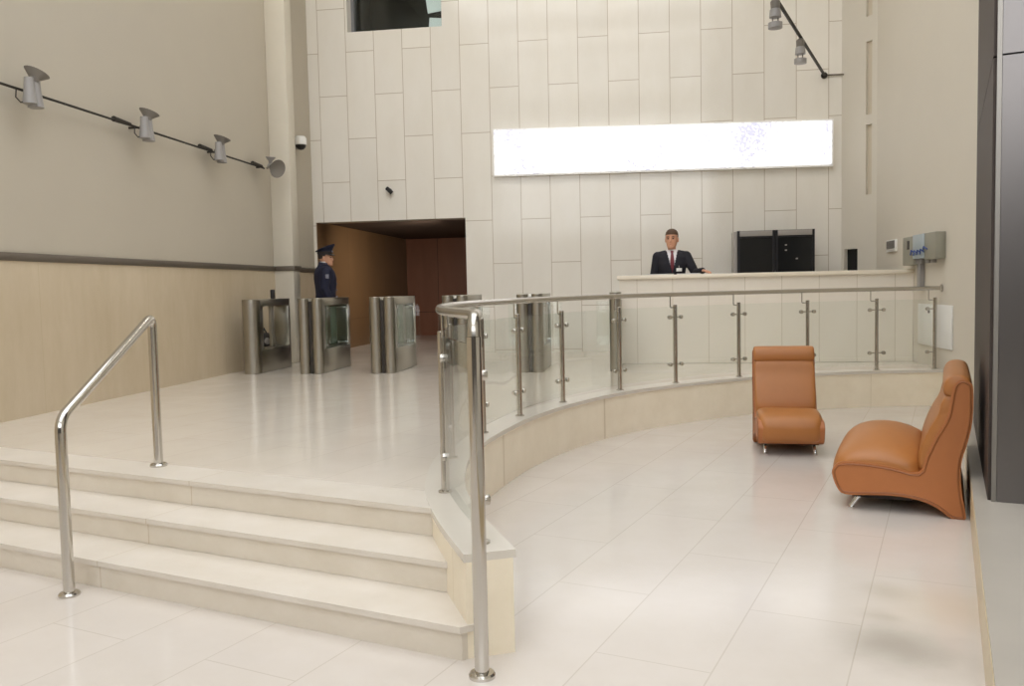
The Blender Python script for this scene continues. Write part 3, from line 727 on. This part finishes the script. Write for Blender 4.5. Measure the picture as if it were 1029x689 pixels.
def head(mb, c, s, yaw):
    """head centre at eye level, facing -Y turned by yaw"""
    q = Matrix.Rotation(yaw, 3, 'Z'); c = Vector(c)
    def T(x, y, z): return c + q @ (Vector((x, y, z))*s)
    rows = [(-.122, .030, .035, -.058), (-.112, .044, .055, -.046), (-.09, .056, .072, -.028), (-.06, .064, .084, -.014), (-.03, .070, .092, -.004), (0, .074, .097, .002),
            (.03, .077, .100, .006), (.06, .076, .100, .008), (.085, .068, .090, .010), (.105, .052, .072, .012), (.118, .030, .044, .014), (.123, .008, .012, .014)]
    rr = []
    for z, rx, ry, cy in rows:
        ring = []
        for j in range(36):
            t = 2*PI*j/36; x = rx*math.cos(t); y = cy+ry*math.sin(t)
            if math.sin(t) < 0:                                     # the face
                fx = abs(x); k = -math.sin(t)
                if -.012 < z < .02: y += .010*math.exp(-((fx-.031)/.016)**2)*k   # eye sockets
                if -.075 < z < -.05: y -= .004*math.exp(-(fx/.02)**2)
            ring.append(T(x, y, z))
        rr.append(ring)
    mb.rings(rr)
    nr = [[T(x, y, z) for x, y, z in ring] for ring in (
        [(-.008, -.085, .018), (.008, -.085, .018), (.004, -.097, .018), (-.004, -.097, .018)],
        [(-.012, -.085, -.012), (.012, -.085, -.012), (.006, -.110, -.012), (-.006, -.110, -.012)],
        [(-.017, -.080, -.034), (.017, -.080, -.034), (.010, -.120, -.034), (-.010, -.120, -.034)],
        [(-.014, -.078, -.044), (.014, -.078, -.044), (.007, -.110, -.044), (-.007, -.110, -.044)])]
    mb.rings(nr)
    for sx in (-1, 1):
        e = [[T(sx*(.070+ox), .010+ry*math.cos(2*PI*j/12), -.012+dz+rz_*math.sin(2*PI*j/12)) for j in range(12)] for ox, ry, rz_, dz in ((0, .012, .022, 0), (.010, .018, .031, .002), (.016, .016, .029, .003))]
        mb.rings(e)
    ml = [[T(x, y, z) for x, y, z in ring] for ring in ([(-.024, -.080, -.066), (-.024, -.082, -.07), (-.02, -.078, -.074)], [(0, -.096, -.064), (0, -.1, -.07), (0, -.094, -.078)], [(.024, -.080, -.066), (.024, -.082, -.07), (.02, -.078, -.074)])]
    mb.rings(ml)
    return T
def facebits(T, parent, hairmat, full=True):
    for sx in (-1, 1):
        MB().sphere(T(sx*.031, -.081, .003), (.0135, .0125, .0085), 12, 8).build('eye', 'eye', parent)
        MB().tube([T(sx*.014, -.093, .022), T(sx*.032, -.091, .028), T(sx*.050, -.078, .022)], [.004, .0058, .0035], 8).build('eyebrow', hairmat, parent)
    MB().tube([T(-.022, -.083, -.069), T(0, -.0985, -.069), T(.022, -.083, -.069)], [.003, .0068, .003], 8).build('mouth', 'lip', parent)
def haircap(T, parent, mat, low=.01, grow=1.06):
    mb = MB(); rr = []
    rows = [(-.06, .066, .088, .002), (-.03, .073, .095, .004), (0, .077, .100, .006), (.03, .080, .103, .008), (.06, .080, .104, .009), (.088, .073, .096, .010), (.112, .056, .076, .012), (.128, .032, .046, .014), (.133, .006, .01, .014)]
    for z, rx, ry, cy in rows:
        ring = []
        for j in range(36):
            t = 2*PI*j/36; x = rx*math.cos(t); y = cy+ry*math.sin(t); zz_ = z
            front = max(0, -math.sin(t))
            lim = low+.055*min(1, front*2.2)                     # hair line higher over the forehead
            if zz_ < lim: k = .86; x *= k; y = cy+(y-cy)*k
            ring.append(T(x, y, zz_))
        rr.append(ring)
    mb.rings(rr); mb.build('hair', mat, parent, smooth=60)

def legs(mb, grow, zs):
    for sx in (-1, 1):
        limb(mb, [(sx*.095, 0, .93*zs), (sx*.105, -.012, .52*zs), (sx*.11, .012, .10*zs)], [.088+grow, .060+grow, .043+grow])
def feet(mb, g=0.):
    for sx in (-1, 1):
        rr = []
        for y, wd, h in ((.075, .024, .05), (.05, .036, .075), (0, .040, .085), (-.06, .044, .062), (-.12, .050, .048), (-.17, .044, .036), (-.195, .026, .024)):
            rr.append([Vector((sx*(.112-.05*y)+wd*(1+g)*math.cos(2*PI*j/14), y, max(.004, h/2+h/2*(1+g)*math.sin(2*PI*j/14)))) for j in range(14)])
        mb.rings(rr)
def torso_rows(zs, g=0.):
    return [(.84*zs, .165+g, .115+g, 0, .0), (.95*zs, .168+g, .115+g, 0, .0), (1.08*zs, .150+g, .105+g, 0, -.004), (1.20*zs, .162+g, .115+g, 0, -.006), (1.33*zs, .185+g, .125+g, 0, -.002),
            (1.42*zs, .188+g, .112+g, 0, .006), (1.475*zs, .150+g, .085+g, 0, .012), (1.51*zs, .085+g, .066+g, 0, .014), (1.53*zs, .062+g*.6, .06+g*.6, 0, .012)]

# --- the clerk behind the counter
CLK = (.50, 12.86, ZP)
ck = thing('person', 'man in dark suit and red tie standing behind the reception counter', 'person', CLK, 0)
zs = 1.035
HC_ = (0, -.02, 1.735)
shl, shr = Vector((.205, 0, 1.435*zs)), Vector((-.205, 0, 1.435*zs))
armL = [shl, Vector((.325, -.12, 1.235)), Vector((.415, -.385, 1.262))]
armR = [shr, Vector((-.265, .02, 1.17)), Vector((-.245, -.20, 1.02))]
b = MB(); ell(b, torso_rows(zs)); legs(b, 0, zs); feet(b)
limb(b, [(0, .01, 1.50*zs), (0, -.01, 1.66)], [.06, .056]); T = head(b, HC_, 1.16, math.radians(-12))
for a in (armL, armR): limb(b, a, [.052, .042, .029])
hand(b, armL[2]+Vector((.004, -.012, 0)), (.45, -.9, -.10), (0, 0, -1), 1)
hand(b, armR[2], (.2, -1, -.35), (.6, 0, -.8), 1)
me = remeshed(b, .0055, 2); link('body', me, 'skin', ck, True, 180)
class _L:                                     # world-space helper for the face pieces
    def __init__(s, T, base): s.T = T; s.b = Vector(base)
    def __call__(s, *a): return s.T(*a)+s.b
TW = _L(T, CLK)
facebits(TW, ck, 'hair'); haircap(TW, ck, 'hair', .0)
j = MB(); ell(j, torso_rows(zs, .030)[0:8]); 
for sx, a in ((1, armL), (-1, armR)):
    d = (a[2]-a[1]).normalized(); limb(j, [a[0], a[1], a[2]-d*.015], [.076, .062, .046])
    limb(j, [(sx*.10, .01, 1.475*zs), a[0]+Vector((0, 0, .0))], [.052, .072])
me = remeshed(j, .009, 3)
bm = bmesh.new(); bm.from_mesh(me)
kill = [f for f in bm.faces if f.calc_center_median().y < .0 and 1.20*zs < f.calc_center_median().z and abs(f.calc_center_median().x) < (f.calc_center_median().z-1.20*zs)*.24]
bmesh.ops.delete(bm, geom=kill, context='FACES'); bm.to_mesh(me); bm.free()
jk = link('jacket', me, 'suit', ck, True, 60)
for sx in (-1, 1):
    MB().rings([[Vector((sx*x, y, z)) for x, y, z in r] for r in (
        [(.006, -.148, 1.235), (.03, -.148, 1.25), (.03, -.154, 1.25), (.006, -.154, 1.235)],
        [(.045, -.150, 1.37), (.10, -.140, 1.40), (.10, -.148, 1.40), (.045, -.158, 1.37)],
        [(.066, -.110, 1.49), (.11, -.088, 1.485), (.11, -.098, 1.49), (.066, -.120, 1.495)])]).build('lapel', 'suit', jk, True)
s_ = MB(); ell(s_, torso_rows(zs, .012)[1:]); me = remeshed(s_, .010, 2); sh = link('shirt', me, 'shirt', ck, True, 60)
MB().rings([[Vector((r_*math.cos(2*PI*k/24), .004+r_*.98*math.sin(2*PI*k/24), z+(.012 if math.sin(2*PI*k/24) > 0 else 0))) for k in range(24)] for r_, z in ((.076, 1.535), (.070, 1.585), (.066, 1.585), (.066, 1.535))]).build('collar', 'shirt', sh, True)
MB().rings([[Vector((x*wd, y, z)) for x, y in ((-1, yb), (1, yb), (.7, yb-.012), (-.7, yb-.012))] for z, wd, yb in ((1.19, .034, -.118), (1.30, .036, -.128), (1.40, .031, -.135), (1.49, .022, -.112), (1.535, .016, -.088), (1.545, .022, -.082), (1.565, .02, -.078))]).build('tie', 'tie', ck, True)
MB().box((.055, -.166, 1.262), (.135, -.158, 1.31), bev=.002).build('name_badge', 'paper', ck, True)
MB().box((.088, -.165, 1.31), (.1, -.159, 1.345), bev=.002).build('badge_clip', 'rackgrey', ck, True)
l_ = MB(); legs(l_, .018, zs); ell(l_, [(.80, .155, .12, 0, 0), (.9, .175, .125, 0, 0), (1.04, .165, .115, 0, 0)]); link('trousers', remeshed(l_, .011, 2), 'suit', ck, True, 60)
for sx in (-1, 1):
    rr = MB(); f0 = MB(); feet(f0, .12)
f0 = MB(); feet(f0, .12); f0.build('shoes', 'shoe', ck, True)

# --- the guard behind the turnstiles, facing right
GRD = (-4.755, 12.72, ZP)
gd = thing('person', 'guard in navy uniform and peaked cap standing sideways behind a turnstile', 'person', GRD, math.radians(116))
GY = math.radians(-20)
zs = .965
HG = (0, -.02, 1.60)
shl, shr = Vector((.20, .0, 1.435*zs)), Vector((-.20, .0, 1.435*zs))
armL = [shl, Vector((.255, .03, 1.13)), Vector((.24, -.09, .88))]
armR = [shr, Vector((-.255, .04, 1.13)), Vector((-.24, -.08, .88))]
b = MB(); ell(b, torso_rows(zs)); legs(b, 0, zs); feet(b)
limb(b, [(0, .01, 1.50*zs), (0, -.01, 1.57)], [.060, .056]); T = head(b, HG, 1.06, GY)
for a in (armL, armR): limb(b, a, [.052, .042, .029])
hand(b, armL[2], (-.05, -.25, -1), (-1, 0, 0), 1); hand(b, armR[2], (.05, -.25, -1), (1, 0, 0), -1)
link('body', remeshed(b, .0055, 2), 'skin2', gd, True, 180)
GM = MW[gd.name]
TG = lambda *a: GM @ T(*a)
facebits(TG, gd, 'hairdark'); haircap(TG, gd, 'hairdark', .0)
j = MB(); ell(j, torso_rows(zs, .046)[0:8], p=2.2)
for sx, a in ((1, armL), (-1, armR)):
    d = (a[2]-a[1]).normalized(); limb(j, [a[0], a[1], a[2]-d*.015], [.084, .072, .054]); limb(j, [(sx*.10, .01, 1.475*zs), a[0]], [.052, .074])
jk = link('jacket', remeshed(j, .009, 3), 'uniform', gd, True, 60)
MB().rings([[Vector((r_*math.cos(2*PI*k/24), .008+r_*math.sin(2*PI*k/24), z+.016*math.sin(2*PI*k/24))) for k in range(24)] for r_, z in ((.112, 1.43), (.094, 1.475), (.079, 1.52), (.073, 1.52), (.074, 1.43))]).build('collar', 'uniform', jk, True)
for sx in (-1, 1):
    MB().box((sx*.30-.02, -.028, 1.275), (sx*.30+.018, .022, 1.34), bev=.006).build('sleeve_patch', 'badge', jk, True)
    MB().box((sx*.155-.06, -.03, 1.49), (sx*.155+.06, .03, 1.50), Matrix.Rotation(sx*.35, 3, 'Y'), bev=.003).build('shoulder_board', 'uniform', jk, True)
for k in range(4): MB().lathe((0, -.166+.01*(k > 2), 1.00+.10*k), [(.0, .02), (.010, .016), (.011, 0)], 12, (0, -1, 0)).build('button', 'badge', jk, True)
MB().rings([[Vector((r_*math.cos(2*PI*k/24), .006+r_*math.sin(2*PI*k/24), z)) for k in range(24)] for r_, z in ((.070, 1.50), (.067, 1.54), (.063, 1.54), (.062, 1.50))]).build('shirt_collar', 'shirt', gd, True)
l_ = MB(); legs(l_, .020, zs); ell(l_, [(.78, .155, .12, 0, 0), (.86, .172, .122, 0, 0), (.96, .165, .115, 0, 0)]); link('trousers', remeshed(l_, .011, 2), 'uniform', gd, True, 60)
f0 = MB(); feet(f0, .12); f0.build('shoes', 'shoe', gd, True)
# peaked cap: band, high tilted crown, visor
XF = Matrix.Translation((0, -.02, 0)) @ Matrix.Rotation(GY, 4, 'Z') @ Matrix.Translation((0, .02, 0)); cz = 1.60+.055; rr = []
for z, rx, ry, cy, tilt in ((.0, .084, .108, .0, .0), (.045, .086, .110, .0, .02), (.062, .105, .130, -.004, .18), (.085, .132, .152, -.010, .34), (.098, .128, .148, -.012, .38), (.105, .06, .07, -.012, .38), (.106, .008, .01, -.012, .38)):
    rr.append([Vector((rx*math.cos(2*PI*k/32), -.005+cy+ry*math.sin(2*PI*k/32), cz+z-tilt*ry*math.sin(2*PI*k/32)*1.0)) for k in range(32)])
cp = MB(XF).rings(rr).build('peaked_cap', 'uniform', gd, True, 60)
vr = []
for k in range(13):
    t = PI*(1+k/12); o = Vector((.088*math.cos(t), -.005+.112*math.sin(t), cz+.008)); e = Vector((.098*math.cos(t), -.005+.168*math.sin(t), cz-.022*abs(math.sin(t))))
    vr.append([o, e, e-Vector((0, 0, .006)), o-Vector((0, 0, .006))])
MB(XF).rings(vr).build('visor', 'black', cp, True)
MB(XF).rings([[Vector((.0865*g_*math.cos(2*PI*k/32), -.005+.1105*g_*math.sin(2*PI*k/32), cz+z)) for k in range(32)] for g_, z in ((1.0, .006), (1.012, .008), (1.012, .036), (1.0, .038))]).build('cap_band', 'hairdark', cp, True)
MB(XF).lathe((0, -.122, cz+.035), [(.0, .012), (.016, .01), (.02, 0)], 14, (0, -1, .2)).build('cap_badge', 'badge', cp, True)

# ------------------------------------------------------------------ daylight and added fill lights
w = bpy.data.worlds.new('sky'); S.world = w; w.use_nodes = True
bgn = w.node_tree.nodes['Background']; bgn.inputs[0].default_value = (.975, .985, 1.0, 1); bgn.inputs[1].default_value = 3.1

pa = bpy.data.lights.new('passage_fill', 'AREA'); pa.energy = 15; pa.size = .5; pa.color = (1, .9, .76); pa.spread = 1.9  # fill light added without a fixture to brighten the passage walls
pl_ = bpy.data.objects.new('passage_fill', pa); COL.objects.link(pl_); pl_.location = (-3.5, 14.75, 2.45); pl_.rotation_euler = (Vector((-5.5, 17.2, 1.5))-Vector((-3.5, 14.75, 2.45))).to_track_quat('-Z', 'Y').to_euler()

# unseen fill lights added under the ceiling to lift the back wall
for lx in (-3.2, .6):
    wa = bpy.data.lights.new('back_wall_fill', 'AREA'); wa.shape = 'RECTANGLE'; wa.size = 3.2; wa.size_y = .5; wa.energy = 75; wa.color = (1, .97, .93)
    wo = bpy.data.objects.new('back_wall_fill', wa); COL.objects.link(wo); wo.location = (lx, 10.4, HC-.06)
    wo.rotation_euler = (Vector((lx, YB, 3.2))-wo.location).to_track_quat('-Z', 'Y').to_euler()

# ------------------------------------------------------------------ camera
f_px = 865.; pitch = math.atan((344.5-289.6)/f_px); roll = .0215; yaw = math.radians(8.368)
fw = Vector((-math.sin(yaw)*math.cos(pitch), math.cos(yaw)*math.cos(pitch), -math.sin(pitch)))
rt = Vector((math.cos(yaw), math.sin(yaw), 0)); up = rt.cross(fw)
r2 = rt*math.cos(roll)-up*math.sin(roll); u2 = up*math.cos(roll)+rt*math.sin(roll)
cd_ = bpy.data.cameras.new('camera'); cam = bpy.data.objects.new('camera', cd_); COL.objects.link(cam)
mt = Matrix((r2, u2, -fw)).transposed().to_4x4(); mt.translation = Vector((0, 0, 1.5)); cam.matrix_world = mt
cd_.sensor_width = 36; cd_.lens = f_px/1029*36; cd_.clip_start = .05
S.camera = cam
S.view_settings.view_transform = 'Standard'; S.view_settings.look = 'None'; S.view_settings.gamma = 1; S.view_settings.use_curve_mapping = False
S.view_settings.exposure = 0.16
S.cycles.max_bounces = 12; S.cycles.diffuse_bounces = 6; S.cycles.glossy_bounces = 6; S.cycles.transparent_max_bounces = 24
S.cycles.use_denoising = True
S.cycles.sample_clamp_indirect = 6
